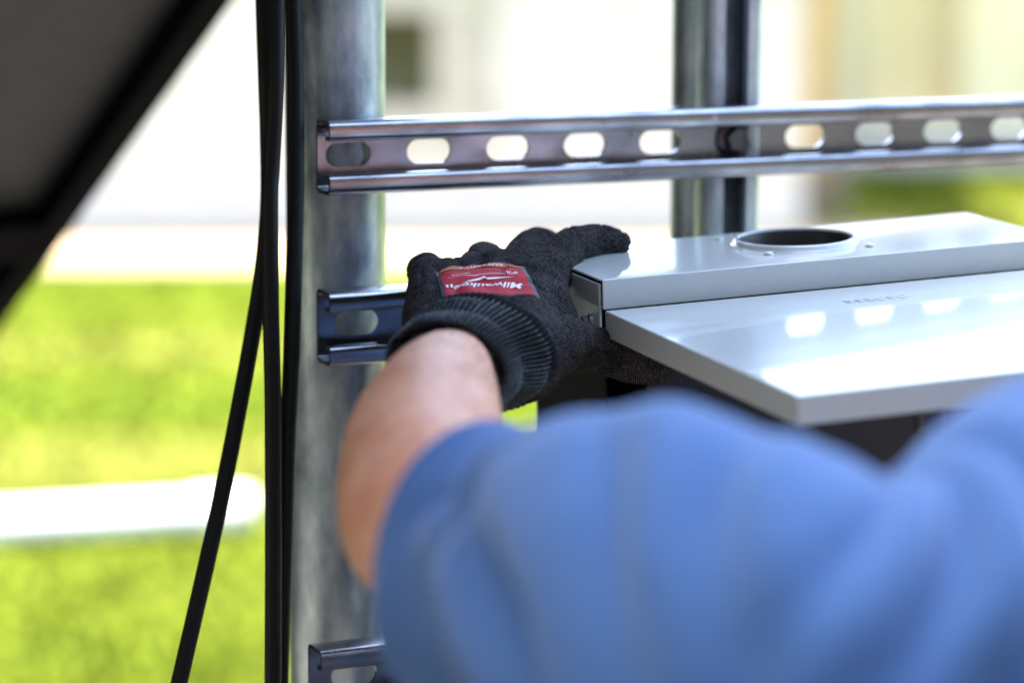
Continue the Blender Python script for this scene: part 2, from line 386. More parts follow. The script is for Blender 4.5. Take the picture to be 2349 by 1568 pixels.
# ------------------------------------------------------------------ solar array overhead
P1 = U(0, 760, 2.6); P2 = U(540, -4, 2.2)
e = (P2 - P1).normalized(); sdir = Vector((-e.y, e.x, 0)).normalized()
if sdir.x > 0: sdir = -sdir
nrm = e.cross(sdir).normalized()
if nrm.z < 0: nrm = -nrm
AM = Matrix((( e.x, sdir.x, nrm.x, P1.x), (e.y, sdir.y, nrm.y, P1.y), (e.z, sdir.z, nrm.z, P1.z), (0, 0, 0, 1)))   # local x up the slope, y along the row
SL, RW, SEAM = 1.62, 1.04, .165
names = {(0, 0): 'black framed solar panel seen from below, lower one at the left edge', (1, 0): 'black framed solar panel seen from below, filling the upper left corner'}
def panel(r, c):
    x0 = SEAM + (r - 1) * (SL + .0006); y0 = c * (RW + .0006)
    p = empty('solar_panel', AM @ Vector((x0, y0, 0)))
    tag(p, names.get((r, c), 'black framed solar panel of the array overhead, %s row up, %s' % (('first', 'second', 'third', 'fourth')[r], ('at the open edge', 'away from the open edge')[c])), 'solar panel', 'solar panels of the array')
    fw = .030; th = .038
    for nm, lo, hi in (('frame_bar', (x0, y0, 0), (x0 + SL, y0 + fw, th)), ('frame_bar', (x0, y0 + RW - fw, 0), (x0 + SL, y0 + RW, th)),
                       ('frame_bar', (x0, y0 + fw + .0005, 0), (x0 + fw, y0 + RW - fw - .0005, th)), ('frame_bar', (x0 + SL - fw, y0 + fw + .0005, 0), (x0 + SL, y0 + RW - fw - .0005, th))):
        boxo(nm, lo, hi, M['frame'], p, .0012, AM, 1)
    boxo('backsheet', (x0 + fw - .006, y0 + fw - .006, .022), (x0 + SL - fw + .006, y0 + RW - fw + .006, .026), M['module'], p, 0, AM)
    boxo('glass', (x0 + fw - .006, y0 + fw - .006, .0265), (x0 + SL - fw + .006, y0 + RW - fw + .006, .034)
    , M['glass'], p, 0, AM)
    boxo('seam_light_stop', (x0 + SL - .02, y0 + .002, th + .0006), (x0 + SL + .02, y0 + RW - .002, th + .004), M['frame'], p, 0, AM)  # strips added over the seams, they stop sun leaking between the panels
    boxo('seam_light_stop', (x0 + .03, y0 + RW - .02, th + .0046), (x0 + SL - .03, y0 + RW + .02, th + .008), M['frame'], p, 0, AM)
    boxo('junction_box', (x0 + SL - .2, y0 + RW / 2 - .06, .002), (x0 + SL - .1, y0 + RW / 2 + .06, .0215), M['black'], p, .004, AM)
for r in range(2):
    for c in range(2): panel(r, c)

# ------------------------------------------------------------------ struts and posts
PITCH_S, SLOT_L, SLOT_W = .0508, .0286, .0143
def stadium(a, r, th):
    """distance from the centre to a stadium outline (half straight a, radius r) at angle th"""
    c, s = math.cos(th), math.sin(th)
    if abs(s) > 1e-9:
        t = r / abs(s)
        if abs(t * c) <= a: return t
    q = abs(c) * a
    return q + math.sqrt(max(q * q - a * a + r * r, 0))
def strut(name, M4, length, first, h, d, parent=None, slots=True, lab=None, group=None, nslot=None):
    """channel: x along, web at y=0, open side at y=-d; first slot centre at x=first from the cut end x=0"""
    hw = h / 2 - .003
    mbx = MB(); xs_top = set()
    cells = []; x = 0.0
    n = int((length - first - PITCH_S / 2) / PITCH_S) + 1
    bounds = [0.0] + [first + PITCH_S * (k + .5) for k in range(n - 1)] + [min(length, first + PITCH_S * (n - .5))]
    for k in range(n):
        x0, x1, cx = bounds[k], bounds[k + 1], first + PITCH_S * k
        a, r = (SLOT_L - SLOT_W) / 2, SLOT_W / 2
        angs = set()
        for q in range(36): angs.add(round(2 * math.pi * q / 36, 6))
        for xx in (x0 - cx, x1 - cx):
            for zz in (-hw, hw): angs.add(round(math.atan2(zz, xx) % (2 * math.pi), 6))
        angs = sorted(angs); inn, out = [], []
        for th in angs:
            c, s = math.cos(th), math.sin(th); rr = stadium(a, r, th)
            tt = min((((x1 - cx) if c > 0 else (x0 - cx)) / c) if abs(c) > 1e-9 else 9, (hw / abs(s)) if abs(s) > 1e-9 else 9)
            inn.append((cx + rr * c, 0, rr * s)); out.append((cx + tt * c, 0, tt * s))
        m = len(angs); n0 = len(mbx.v); mbx.v += [Vector(q) for q in inn + out]
        for q in range(m):
            q2 = (q + 1) % m; mbx.f.append((n0 + q, n0 + q2, n0 + m + q2, n0 + m + q))
        for o in out:
            if abs(abs(o[2]) - hw) < 1e-7: xs_top.add(round(o[0], 6))
    xs = sorted(xs_top)
    rc = .003
    prof = []
    for k in range(0, 5):                      # web to flange corner
        t = R(90) * k / 4; prof.append((-rc + rc * math.cos(t), hw + rc * math.sin(t)))
    for k in range(0, 5):
        t = R(90) * k / 4; prof.append((-d + rc - rc * math.sin(t), h / 2 - rc + rc * math.cos(t)))
    lip = .0095
    prof += [(-d, h / 2 - lip + .0018)]
    for k in range(1, 4):
        t = R(90) * k / 3; prof.append((-d + .0018 - .0018 * math.cos(t), h / 2 - lip + .0018 - .0018 * math.sin(t)))
    prof.append((-d + .0065, h / 2 - lip))
    for sg in (1, -1):
        mbx.loft([[Vector((xx, y, sg * z)) for (y, z) in prof] for xx in xs], cap=False, wrap=False)
    t = empty(name, M4 @ Vector((0, 0, 0))); tag(t, lab, 'strut', group)
    o = mbx.build('channel', M['strut'], t, 35, [('SOLIDIFY', dict(thickness=.0024, offset=0.0, use_even_offset=True))], M4)
    return t
def frame_from(o, xa, zhint):
    x = xa.normalized(); y = zhint.cross(x).normalized(); z = x.cross(y)
    return Matrix(((x.x, y.x, z.x, o.x), (x.y, y.y, z.y, o.y), (x.z, y.z, z.z, o.z), (0, 0, 0, 1)))
ZW = 1.645
s0, s8 = U(797, 353.5, ZW), U(2160, 299.3, ZW * 1.1036)
sx = (s8 - s0).normalized()
STEP = (s8 - s0).length / 8
PITCH_S = STEP
UPV = Vector((-.006, 0.0, 1))
G_ST = 'slotted struts across the posts'
FIRST = .0192
def place(px, py, z, first, d, ln, lab, ax=sx):
    p = U(px, py, z)
    F = frame_from(p, ax, UPV); F.translation = p - ax * first
    return strut('strut_channel', F, ln, first, .0413, d, lab=lab, group=G_ST), F
st1, F1 = place(797, 353.5, ZW, FIRST, .0206, .62, 'upper slotted steel strut, bolted to the rear post, all slots in view')
st2, F2 = place(817, 740, ZW + .002, .0245, .0206, .62, 'middle slotted steel strut behind the gloved hand')
st3, F3 = place(810, 1548, ZW - .02, .0275, .0206, .62, 'lowest slotted steel strut, cut off by the bottom of the picture')
# left post (round pipe), reaches from the ground to the array
def array_z(x, y):
    return P1.z - (nrm.x * (x - P1.x) + nrm.y * (y - P1.y)) / nrm.z
pt, pbm = U(776, 0, 1.70), U(768, 1568, 1.70)
dirp = (pt - pbm).normalized(); dirp = (dirp + Vector((0, -dirp.y, 0))).normalized()
pt = U(772, 784, 1.695)
def on_line(p, d, z): return p + d * ((z - p.z) / d.z)
post_l = empty('steel_post', on_line(pt, dirp, 0)); tag(post_l, 'galvanized round steel post behind the strut ends on the left', 'post')
top_z = array_z(pt.x, pt.y) - .06
MB().tube([on_line(pt, dirp, -.2), on_line(pt, dirp, 1.0), on_line(pt, dirp, 1.565)], .0300, 48).build('pipe', M['galv'], post_l, 40)
MB().tube([on_line(pt, dirp, 1.5651), on_line(pt, dirp, top_z)], [.0300, .0300], 48).build('upper_pipe', M['galv'], post_l, 40)
# rear post with vertical channel
rp_ = U(1614, 318, 1.815)
post_r = empty('steel_post', Vector((rp_.x, rp_.y, 0))); tag(post_r, 'galvanized round steel post at the rear, behind the upright channel', 'post')
MB().tube([Vector((rp_.x, rp_.y, -.2)), Vector((rp_.x + .004, rp_.y, array_z(rp_.x, rp_.y) - .05))], .0242, 40).build('pipe', M['galv'], post_r, 40)
vc = U(1643, 318, 1.772)
Fv = frame_from(Vector((vc.x, vc.y, .1)), Vector((.002, 0, 1)), Vector((-.93, -.36, 0)))
def plain_channel(name, F, length, h, d, lab):
    t = empty(name, F.translation); tag(t, lab, 'strut')
    rc, hw, lip = .003, h / 2 - .003, .008
    half = [(0, 0)] + [(-rc + rc * math.cos(R(22.5 * k)), hw + rc * math.sin(R(22.5 * k))) for k in range(5)] + \
           [(-d + rc - rc * math.sin(R(22.5 * k)), h / 2 - rc + rc * math.cos(R(22.5 * k))) for k in range(5)] + [(-d, h / 2 - lip), (-d + .006, h / 2 - lip)]
    prof = [(y, -z) for y, z in half[::-1]][:-1] + half
    mbv = MB().loft([[Vector((x, y, z)) for y, z in prof] for x in np.linspace(0, length, 30)], cap=False, wrap=False)
    mbv.build('channel', M['galv'], t, 35, [('SOLIDIFY', dict(thickness=.0024, offset=0.0, use_even_offset=True))], F)
    return t
plain_channel('upright_channel', Fv, 1.82, .0345, .0206, 'upright steel channel in front of the rear post')
# bolt in the sixth slot of the upper strut
bc = F1 @ Vector((FIRST + 5 * STEP, -.0015, 0)); bn = (F1.to_3x3() @ Vector((0, -1, 0))).normalized(); bu = (F1.to_3x3() @ Vector((0, 0, 1))).normalized(); bx_ = bn.cross(bu)
bolt = empty('hex_bolt', bc); tag(bolt, 'zinc hex bolt and washer in a slot of the upper strut', 'bolt')
def ringpts(c, n, u, v, r, k, ph=0): return [c + (u * math.cos(2 * math.pi * q / k + ph) + v * math.sin(2 * math.pi * q / k + ph)) * r for q in range(k)]
MB().loft([ringpts(bc, bn, bx_, bu, .0125, 32), ringpts(bc + bn * .0018, bn, bx_, bu, .0125, 32), ringpts(bc + bn * .0022, bn, bx_, bu, .012, 32)]).build('washer', M['darkzinc'], bolt, 40)
MB().loft([ringpts(bc + bn * .0023, bn, bx_, bu, .0088, 6, .3), ringpts(bc + bn * .0075, bn, bx_, bu, .0088, 6, .3), ringpts(bc + bn * .0086, bn, bx_, bu, .0074, 6, .3), ringpts(bc + bn * .0084, bn, bx_, bu, .0052, 6, .3), ringpts(bc + bn * .0076, bn, bx_, bu, .0048, 6, .3)]).build('head', M['darkzinc'], bolt, 30)
MB().loft([ringpts(bc - bn * .03, bn, bx_, bu, .0045, 16), ringpts(bc + bn * .0022, bn, bx_, bu, .0045, 16)]).build('shank', M['screw'], bolt, 30)

# ------------------------------------------------------------------ cables
def cable(pts, lab, rmm=.0049):
    P = [U(a, b, z) for a, b, z in spline(pts, 10)]
    t = tag(MB().tube(P, rmm, 20).build('black_cable', M['cable'], None, 50), lab, 'cable', 'black cables beside the post')
cable([(640,-300,1.60),(634,0,1.60),(632,200,1.60),(623,380,1.605),(619,460,1.605),(621,700,1.61),(626,930,1.61),(627,1250,1.61),(626,1600,1.61),(626,2300,1.62)], 'middle black cable hanging straight down beside the post')
cable([(668,-300,1.62),(673,0,1.62),(678,200,1.62),(679,420,1.62),(675,600,1.62),(667,860,1.62),(660,1000,1.62),(652,1250,1.62),(643,1560,1.625),(630,2300,1.63)], 'black cable nearest the galvanized post, resting against it')
cable([(600,-300,1.63),(605,0,1.63),(610,160,1.63),(615,320,1.635),(616,460,1.635),(606,590,1.635),(587,720,1.635),(550,927,1.63),(501,1172,1.62),(411,1568,1.60),(240,2300,1.56)], 'black cable that swings out to the left towards the ground')

# ------------------------------------------------------------------ meter box
def rot3(rx, ry, rz):
    return Matrix.Rotation(rz, 3, 'Z') @ Matrix.Rotation(ry, 3, 'Y') @ Matrix.Rotation(rx, 3, 'X')
RC = Matrix(((1, 0, 0), (0, FW.y, UP.y), (0, FW.z, UP.z)))       # camera axes (right, forward, up) to world
BR = RC @ rot3(.1731, -.0944, .3418)
BO = U(1380.5, 645.8, 1.5422)
BM = BR.to_4x4(); BM.translation = BO                               # box frame: x right, y back, z up; origin at the front upper left corner
BMI = BM.inverted()
BW, BD, BH, TL = .2914, .1122, .42, -.0044
mbox = empty('meter_box', BM @ Vector((BW / 2, BD, -BH)), None); tag(mbox, 'pale grey steel meter box with round hub opening, held by the gloved hand', 'electrical box')
def box_px(x, y, zl):
    """box coordinates of what the photograph shows at x, y on the level z=zl of the box"""
    d = (FW + (x - CX) / FPX * RT - (y - CY) / FPX * UP); a = BMI @ CAM; q = BMI.to_3x3() @ d
    t = (zl - a.z) / q.z; return a + q * t
hc = box_px(1823, 549, .003); HR = .0338
# top cover: plate with the hub hole, plus front flange
mb = MB(); angs = sorted(set([round(2 * math.pi * k / 72, 6) for k in range(72)] + [round(math.atan2(yy - hc.y, xx - hc.x) % (2 * math.pi), 6) for xx in (0, BW) for yy in (0, BD)]))
inn, out = [], []
for th in angs:
    c, s = math.cos(th), math.sin(th)
    tx = ((BW - hc.x) if c > 0 else -hc.x) / c if abs(c) > 1e-9 else 9; ty = ((BD - hc.y) if s > 0 else -hc.y) / s if abs(s) > 1e-9 else 9
    t_ = min(tx, ty); inn.append((hc.x + HR * c, hc.y + HR * s, 0)); out.append((hc.x + t_ * c, hc.y + t_ * s, 0))
n_ = len(angs); mb.v += [Vector(q) for q in inn + out]
for q in range(n_):
    q2 = (q + 1) % n_; mb.f.append((q, q2, n_ + q2, n_ + q))
front = sorted([o for o in out if abs(o[1]) < 1e-7], key=lambda o: o[0])
mb.loft([[Vector(o) for o in front], [Vector((o[0], 0, -.0155)) for o in front]], cap=False, wrap=False)
mb.loft([[Vector((o[0], 0, -.0155)) for o in front], [Vector((o[0], .008, -.0155)) for o in front]], cap=False, wrap=False)
mb.build('top_cover', M['paint'], mbox, 40, [('SOLIDIFY', dict(thickness=.0016, offset=0, use_even_offset=True)), ('BEVEL', dict(harden_normals=True, width=.0009, segments=3, limit_method='ANGLE', angle_limit=R(40)))], BM)
# hub collar
MB().loft([[Vector((hc.x + r_ * math.cos(2 * math.pi * k / 72), hc.y + r_ * math.sin(2 * math.pi * k / 72), z_)) for k in range(72)] for r_, z_ in ((HR - .0004, .0034), (HR - .0010, .0022), (HR - .0012, -.03))], cap=False).build('hub_throat_shade', M['black'], mbox, 60, (), BM)  # throat coloured black, shade of the deep opening painted in
prof = [(HR - .0003, .0034), (HR + .0002, .0046), (HR + .0018, .0046), (HR + .0026, .0034), (HR + .0030, .0018), (HR + .0046, .0010)]
MB().loft([[Vector((hc.x + r_ * math.cos(2 * math.pi * k / 72), hc.y + r_ * math.sin(2 * math.pi * k / 72), z_)) for k in range(72)] for r_, z_ in prof], cap=False).build('hub_collar', M['paint'], mbox, 60, (), BM)
def dome(name, c, nvec, r, hh, m, parent, slot=True):
    c = Vector(c); nvec = Vector(nvec); u = nvec.orthogonal().normalized(); v = nvec.cross(u)
    MB().loft([ringpts(c + nvec * hh * z_, nvec, u, v, r * k_, 24) for k_, z_ in ((1, 0), (1, .35), (.9, .7), (.6, .93), (.2, 1))]).build(name, m, parent, 50, (), BM)
for px_, py_ in ((1763, 585), (1996, 566), (1648, 551)):
    c = box_px(px_, py_, .0008); dome('screw', (c.x, c.y, .0008), (0, 0, 1), .0028, .0019, M['paint'], mbox)
# body: side walls, back, bottom
T = .0016
boxo('side_panel_shade', (.0010, .0022, -BH), (.0026, BD - .002, -.0545), M['cavity'], mbox, 0, BM)  # lower side set apart in near-black: the hand's shade put into its colour
boxo('side_panel', (-.0012, .0022, -.054), (.0006, BD - .002, -.0018), M['paint'], mbox, .0006, BM)
boxo('side_panel', (BW - .0006, .0022, -BH), (BW + .0012, BD - .002, -.0018), M['paint'], mbox, .0006, BM)
boxo('back_panel', (.001, BD - .0018, -BH), (BW - .001, BD - .0002, -.0018), M['paint'], mbox, 0, BM)
boxo('bottom_panel', (.001, .003, -BH), (BW - .001, BD - .002, -BH + .0016), M['paint'], mbox, 0, BM)
boxo('interior_shade', (.0030, .012, -BH + .003), (.0044, BD - .003, -.004), M['cavity'], mbox, 0, BM)  # dark sheets added inside, standing in for the shade of the interior
boxo('interior_shade', (.003, BD - .0034, -BH + .003), (BW - .003, BD - .002, -.004), M['cavity'], mbox, 0, BM)
boxo('interior_shade', (BW - .0026, .012, -BH + .003), (BW - .0012, BD - .004, -.004), M['cavity'], mbox, 0, BM)
boxo('dark_filler_block', (.03, .012, -BH + .04), (BW - .03, BD - .004, -.035), M['black'], mbox, .004, BM)  # black block added to make the box interior look dark
# side screw with washer
def box_px_side(x, y, xl):
    d = (FW + (x - CX) / FPX * RT - (y - CY) / FPX * UP); a = BMI @ CAM; q = BMI.to_3x3() @ d
    t = (xl - a.x) / q.x; return a + q * t
c = box_px_side(1351, 738, -.0013)
sb = Vector((-.0013, max(.004, min(c.y, .05)), c.z))
MB().loft([ringpts(sb + Vector((-x_, 0, 0)), None, Vector((0, 1, 0)), Vector((0, 0, 1)), r_, 28) for x_, r_ in ((0, .0045), (.0008, .0045), (.0011, .0042))]).build('side_washer', M['screw'], mbox, 40, (), BM)
MB().loft([ringpts(sb + Vector((-x_, 0, 0)), None, Vector((0, 1, 0)), Vector((0, 0, 1)), r_, 6, .4) for x_, r_ in ((.0011, .0036), (.0042, .0036), (.0048, .0030))]).build('side_screw', M['screw'], mbox, 30, (), BM)
# door swung up level, hinged just below the flange
LT, LL, GZ, GX = .0133, .2398, .011, -.0019
DM = BM @ Matrix.Translation((GX, -GZ, -.0155)) @ Matrix.Rotation(-TL, 4, 'X') @ Matrix.Translation((0, 0, 0))
# door frame: x right, y negative = outward, z up; a folded tray open below
DWd = BW + .0038
mb = MB()
nx_, ny_ = 24, 20
gr = [[Vector((DWd * i / nx_, -LL * j / ny_, .0)) for i in range(nx_ + 1)] for j in range(ny_ + 1)]
mb.loft(gr, cap=False, wrap=False)
rim = [gr[0][i] for i in range(nx_ + 1)] + [gr[j][nx_] for j in range(1, ny_ + 1)] + [gr[ny_][i] for i in range(nx_ - 1, -1, -1)] + [gr[j][0] for j in range(ny_ - 1, 0, -1)]
low = [q + Vector((0, 0, -LT)) for q in rim]
cen = Vector((DWd / 2, -LL / 2, 0))
def inset(q, d_):
    return Vector((min(max(q.x, d_), DWd - d_), max(min(q.y, -d_), -LL + d_), q.z))
mb.loft([rim, low], cap=False); mb.loft([low, [inset(q, .009) for q in low]], cap=False)
door = mb.build('door', M['paint'], mbox, 40, [('SOLIDIFY', dict(thickness=.0016, offset=0, use_even_offset=True)), ('BEVEL', dict(harden_normals=True, width=.0016, segments=3, limit_method='ANGLE', angle_limit=R(40)))], DM)
boxo('hinge', (.02, .001, -.012), (BW - .02, .0095, -.004), M['cavity'], mbox, .002, DM)
# latch hanging under the door
lc = DM.inverted() @ U(1940, 985, 1.36); 
boxo('latch', (.075, -LL + .018, -LT - .020), (.088, -LL + .030, -LT - .001), M['darkzinc'], door, .002, DM)
boxo('latch_plate', (.065, -LL + .012, -LT - .0035), (.105, -LL + .034, -LT - .001), M['black'], door, .001, DM)

def text_mesh(s, size, shear=0.0, bold=0.0, extrude=0.0, spacing=1.0):
    cu = bpy.data.curves.new('t', 'FONT'); cu.body = s; cu.size = size; cu.shear = shear; cu.offset = bold; cu.extrude = extrude
    cu.align_x = 'CENTER'; cu.align_y = 'CENTER'; cu.resolution_u = 3; cu.space_character = spacing
    o = bpy.data.objects.new('t', cu); COL.objects.link(o)
    dg = bpy.context.evaluated_depsgraph_get()
    me = bpy.data.meshes.new_from_object(o.evaluated_get(dg), depsgraph=dg)
    v = [q.co.copy() for q in me.vertices]; f = [tuple(p.vertices) for p in me.polygons]
    bpy.data.objects.remove(o); bpy.data.meshes.remove(me)
    return v, f
def door_px(x, y):
    DI = DM.inverted(); d = (FW + (x - CX) / FPX * RT - (y - CY) / FPX * UP); a = DI @ CAM; q = DI.to_3x3() @ d
    return a + q * ((.0008 - a.z) / q.z)
c0, c1 = door_px(1938, 694), door_px(2082, 682)
v, f = text_mesh('REECEC', .011, 0, -.0004, .0002, 1.05)
wd = max(q.x for q in v) - min(q.x for q in v); sc = (c1 - c0).length / wd
cc = (c0 + c1) / 2
mesh_obj('embossed_lettering', [Vector((cc.x + q.x * sc, cc.y + q.y * sc * 1.1, .0009 + q.z)) for q in v], f, M['paint'], door, None, (), DM)

# ------------------------------------------------------------------ person
W0 = U(2900, 1500, 1.12)
person = empty('person', Vector((.47, 1.10, 0))); tag(person, 'person in a blue short sleeved shirt and black work gloves holding the meter box', 'person')
mirX = Matrix.Translation((BW / 2, 0, 0)) @ Matrix.Scale(-1, 4, (1, 0, 0)) @ Matrix.Translation((-BW / 2, 0, 0))
MIR = BM @ Matrix.Translation((.004, .0, -.21)) @ mirX @ BMI                                             # left hand to right hand: mirrored about the middle of the box
def caps(mbx, rows, n=18, conv=U):
    """rounded tube through rows (x, y, z, radius)"""
    rr = spline(rows, 6)
    mbx.tube([conv(q[0], q[1], q[2]) for q in rr], [q[3] for q in rr], n, cap=True, closed_round=True)
def smooth_union(mbx, name, m, parent, voxel, its, fac=.5, post=None):
    me = bpy.data.meshes.new(name); me.from_pydata([tuple(q) for q in mbx.v], [], mbx.f); me.update()
    bm = bmesh.new(); bm.from_mesh(me); bmesh.ops.recalc_face_normals(bm, faces=bm.faces); bm.to_mesh(me); bm.free()
    t = bpy.data.objects.new('tmp', me); COL.objects.link(t)
    k = t.modifiers.new('r', 'REMESH'); k.mode = 'VOXEL'; k.voxel_size = voxel; k.use_smooth_shade = True
    k = t.modifiers.new('s', 'SMOOTH'); k.factor = fac; k.iterations = its
    dg = bpy.context.evaluated_depsgraph_get()
    me2 = bpy.data.meshes.new_from_object(t.evaluated_get(dg), depsgraph=dg); bpy.data.objects.remove(t); bpy.data.meshes.remove(me)
    if post:
        nn = [q.normal.copy() for q in me2.vertices]
        for q, n_ in zip(me2.vertices, nn): q.co += n_ * post(q.co)
        me2.update()
    me2.name = name; me2.polygons.foreach_set('use_smooth', [True] * len(me2.polygons))
    me2.materials.clear(); me2.materials.append(m)
    return link(bpy.data.objects.new(name, me2), parent)

# --- glove (left hand); rows: x, y in the photograph, distance, radius
gl = MB()
caps(gl, [(1005,812,1.487,.0175),(992,720,1.53,.0160),(986,632,1.575,.0118)])                 # edge of the hand to the little knuckle
caps(gl, [(1060,795,1.492,.0185),(1075,700,1.54,.0165),(1088,628,1.583,.0125)])
caps(gl, [(1115,790,1.495,.0190),(1150,700,1.545,.0170),(1188,607,1.588,.0132)])
caps(gl, [(1170,805,1.495,.0190),(1220,705,1.545,.0170),(1270,602,1.592,.0130)])
caps(gl, [(1040,800,1.50,.02),(1090,720,1.55,.019),(1140,660,1.585,.014)])                      # palm filling
caps(gl, [(1130,830,1.50,.022),(1180,740,1.55,.020),(1230,650,1.585,.014)])
caps(gl, [(1032,803,1.491,.0185),(1034,709,1.536,.0165),(1037,636,1.575,.0122)])
caps(gl, [(1090,792,1.494,.0190),(1112,700,1.5435,.0170),(1138,618,1.583,.0128)])
caps(gl, [(1142,797,1.495,.0190),(1186,702,1.546,.0172),(1229,607,1.588,.0128)])
caps(gl, [(986,632,1.575,.0118),(972,622,1.610,.0102),(985,650,1.632,.0092),(1010,690,1.632,.0085)])       # little finger
caps(gl, [(1088,628,1.583,.0125),(1112,593,1.628,.0103),(1135,620,1.652,.0095),(1150,665,1.655,.0088)])    # ring
caps(gl, [(1188,607,1.588,.0132),(1226,561,1.634,.0104),(1262,570,1.662,.0098),(1285,610,1.672,.0090)])    # middle
caps(gl, [(1270,602,1.592,.0130),(1308,568,1.613,.0118),(1348,556,1.626,.0107),(1385,553,1.632,.0101),(1418,556,1.634,.0080)])    # index, along the box top
caps(gl, [(1195,845,1.49,.0205),(1245,805,1.508,.0185),(1300,795,1.522,.0160),(1368,803,1.538,.0130),(1440,830,1.552,.0118),(1508,846,1.562,.0100)])   # thumb under the door
caps(gl, [(1240,665,1.56,.0150),(1262,715,1.548,.0140),(1288,775,1.53,.0135)])                 # web of the thumb
caps(gl, [(1190,700,1.56,.018),(1215,760,1.54,.019),(1230,810,1.515,.018)])
def wrinkle(co):
    d = .0011 * noise.noise(co * 46) + .0007 * noise.noise(co * 110 + Vector((3, 1, 7)))
    r_ = abs(noise.noise(Vector((co.x * 60, co.y * 25, co.z * 70)) + Vector((9, 4, 2))))
    return d - .0012 * max(0, .12 - r_) / .12
glove = smooth_union(gl, 'glove', M['knit'], person, .0016, 7, .5, wrinkle)
tag(glove, 'black knit work glove')
# knuckle-side seam ridge and ribbed cuff: rings (centre x, y, distance, half width, half height, rib depth)
c1_, c3_ = U(1022, 850, 1.425), U(1105, 806, 1.497)
tdir = (c3_ - c1_).normalized()
def cuff_ring(cpx, a, b, rib, n=640, psi=R(13)):
    c = U(*cpx); up = (UP - tdir * UP.dot(tdir)).normalized(); rt = tdir.cross(up)
    A = rt * math.cos(psi) - up * math.sin(psi); B = rt * math.sin(psi) + up * math.cos(psi)
    out = []
    for k in range(n):
        th = 2 * math.pi * k / n
        q = 1 + 0.0
        rr = 2.9 * rib * (math.cos(th * 76 + .5 * math.sin(th * 3)) * .5)
        wob = .0012 * noise.noise(Vector((math.cos(th) * 2.2, math.sin(th) * 2.2, cpx[2] * 60)))
        d = A * math.cos(th) * (a + rr + wob) + B * math.sin(th) * (b + rr + wob)
        out.append(c + d)
    return out
rings = [((1036,843,1.437), .0262, .0205, .0002), ((1026,848,1.4285), .0280, .0215, .0006), ((1021,850,1.4250), .0297, .0228, .0010), ((1021,850,1.4245), .0308, .0240, .0012),
         ((1024,849,1.4265), .0318, .0252, .0013), ((1030,845,1.431), .0326, .0260, .0013), ((1038,840,1.438), .0331, .0264, .0013), ((1046,836,1.4445), .0333, .0264, .0013), ((1051,833,1.4485), .0331, .0260, .0012),
         ((1055,831,1.4515), .0322, .0250, .0010), ((1058,830,1.4535), .0316, .0243, .0010), ((1062,828,1.4565), .0320, .0246, .0013), ((1070,824,1.463), .0341, .0258, .0017), ((1079,820,1.471), .0363, .0269, .0020), ((1087,816,1.478), .0382, .0279, .0018), ((1091,814,1.4815), .0390, .0284, .0012),
         ((1094,812,1.4845), .0398, .0290, .0006), ((1097,811,1.487), .0414, .0306, .0004), ((1101,809,1.4905), .0424, .0316, .0003), ((1105,807,1.4945), .0424, .0315, .0003), ((1110,805,1.499), .0414, .0302, .0002), ((1116,803,1.504), .0396, .0282, 0), ((1124,800,1.512), .034, .024, 0)]
cuff = MB().loft([cuff_ring(*r_) for r_ in rings], cap=False).build('ribbed_cuff', M['rib'], glove, 70)
ca = cuff.data.attributes.new('rib_shade', 'FLOAT', 'POINT')
for q in range(len(cuff.data.vertices)):
    ca.data[q].value = 0.0
tmp_c = [U(*r_[0]) for r_ in rings]
upc = (UP - tdir * UP.dot(tdir)).normalized(); rtc = tdir.cross(upc)
for q, vx in enumerate(cuff.data.vertices):
    k = min(range(len(tmp_c)), key=lambda z_: abs((vx.co - tmp_c[z_]).dot(tdir)))
    d = vx.co - tmp_c[k]; p_ = R(13)
    A_ = rtc * math.cos(p_) - upc * math.sin(p_); B_ = rtc * math.sin(p_) + upc * math.cos(p_)
    th = math.atan2(d.dot(B_) / rings[k][2], d.dot(A_) / rings[k][1])
    ca.data[q].value = .5 + .5 * math.cos(th * 76 + .5 * math.sin(th * 3)) if rings[k][3] > .0005 else .35
cuff['label'] = 'black ribbed knit cuff of the glove'

# --- printed label on the back of the hand
gme = glove.data
bvh = BVHTree.FromPolygons([v.co.copy() for v in gme.vertices], [tuple(p.vertices) for p in gme.polygons])
LZ = 1.53
def hit_px(x, y):
    d = (FW + (x - CX) / FPX * RT - (y - CY) / FPX * UP).normalized(); h = bvh.ray_cast(CAM, d); return h[0]
quad = [hit_px(1210, 660), hit_px(1012, 668), hit_px(1062, 604), hit_px(1212, 604)]
nl = ((quad[1] - quad[0]).cross(quad[3] - quad[0])).normalized()
if nl.z < 0: nl = -nl
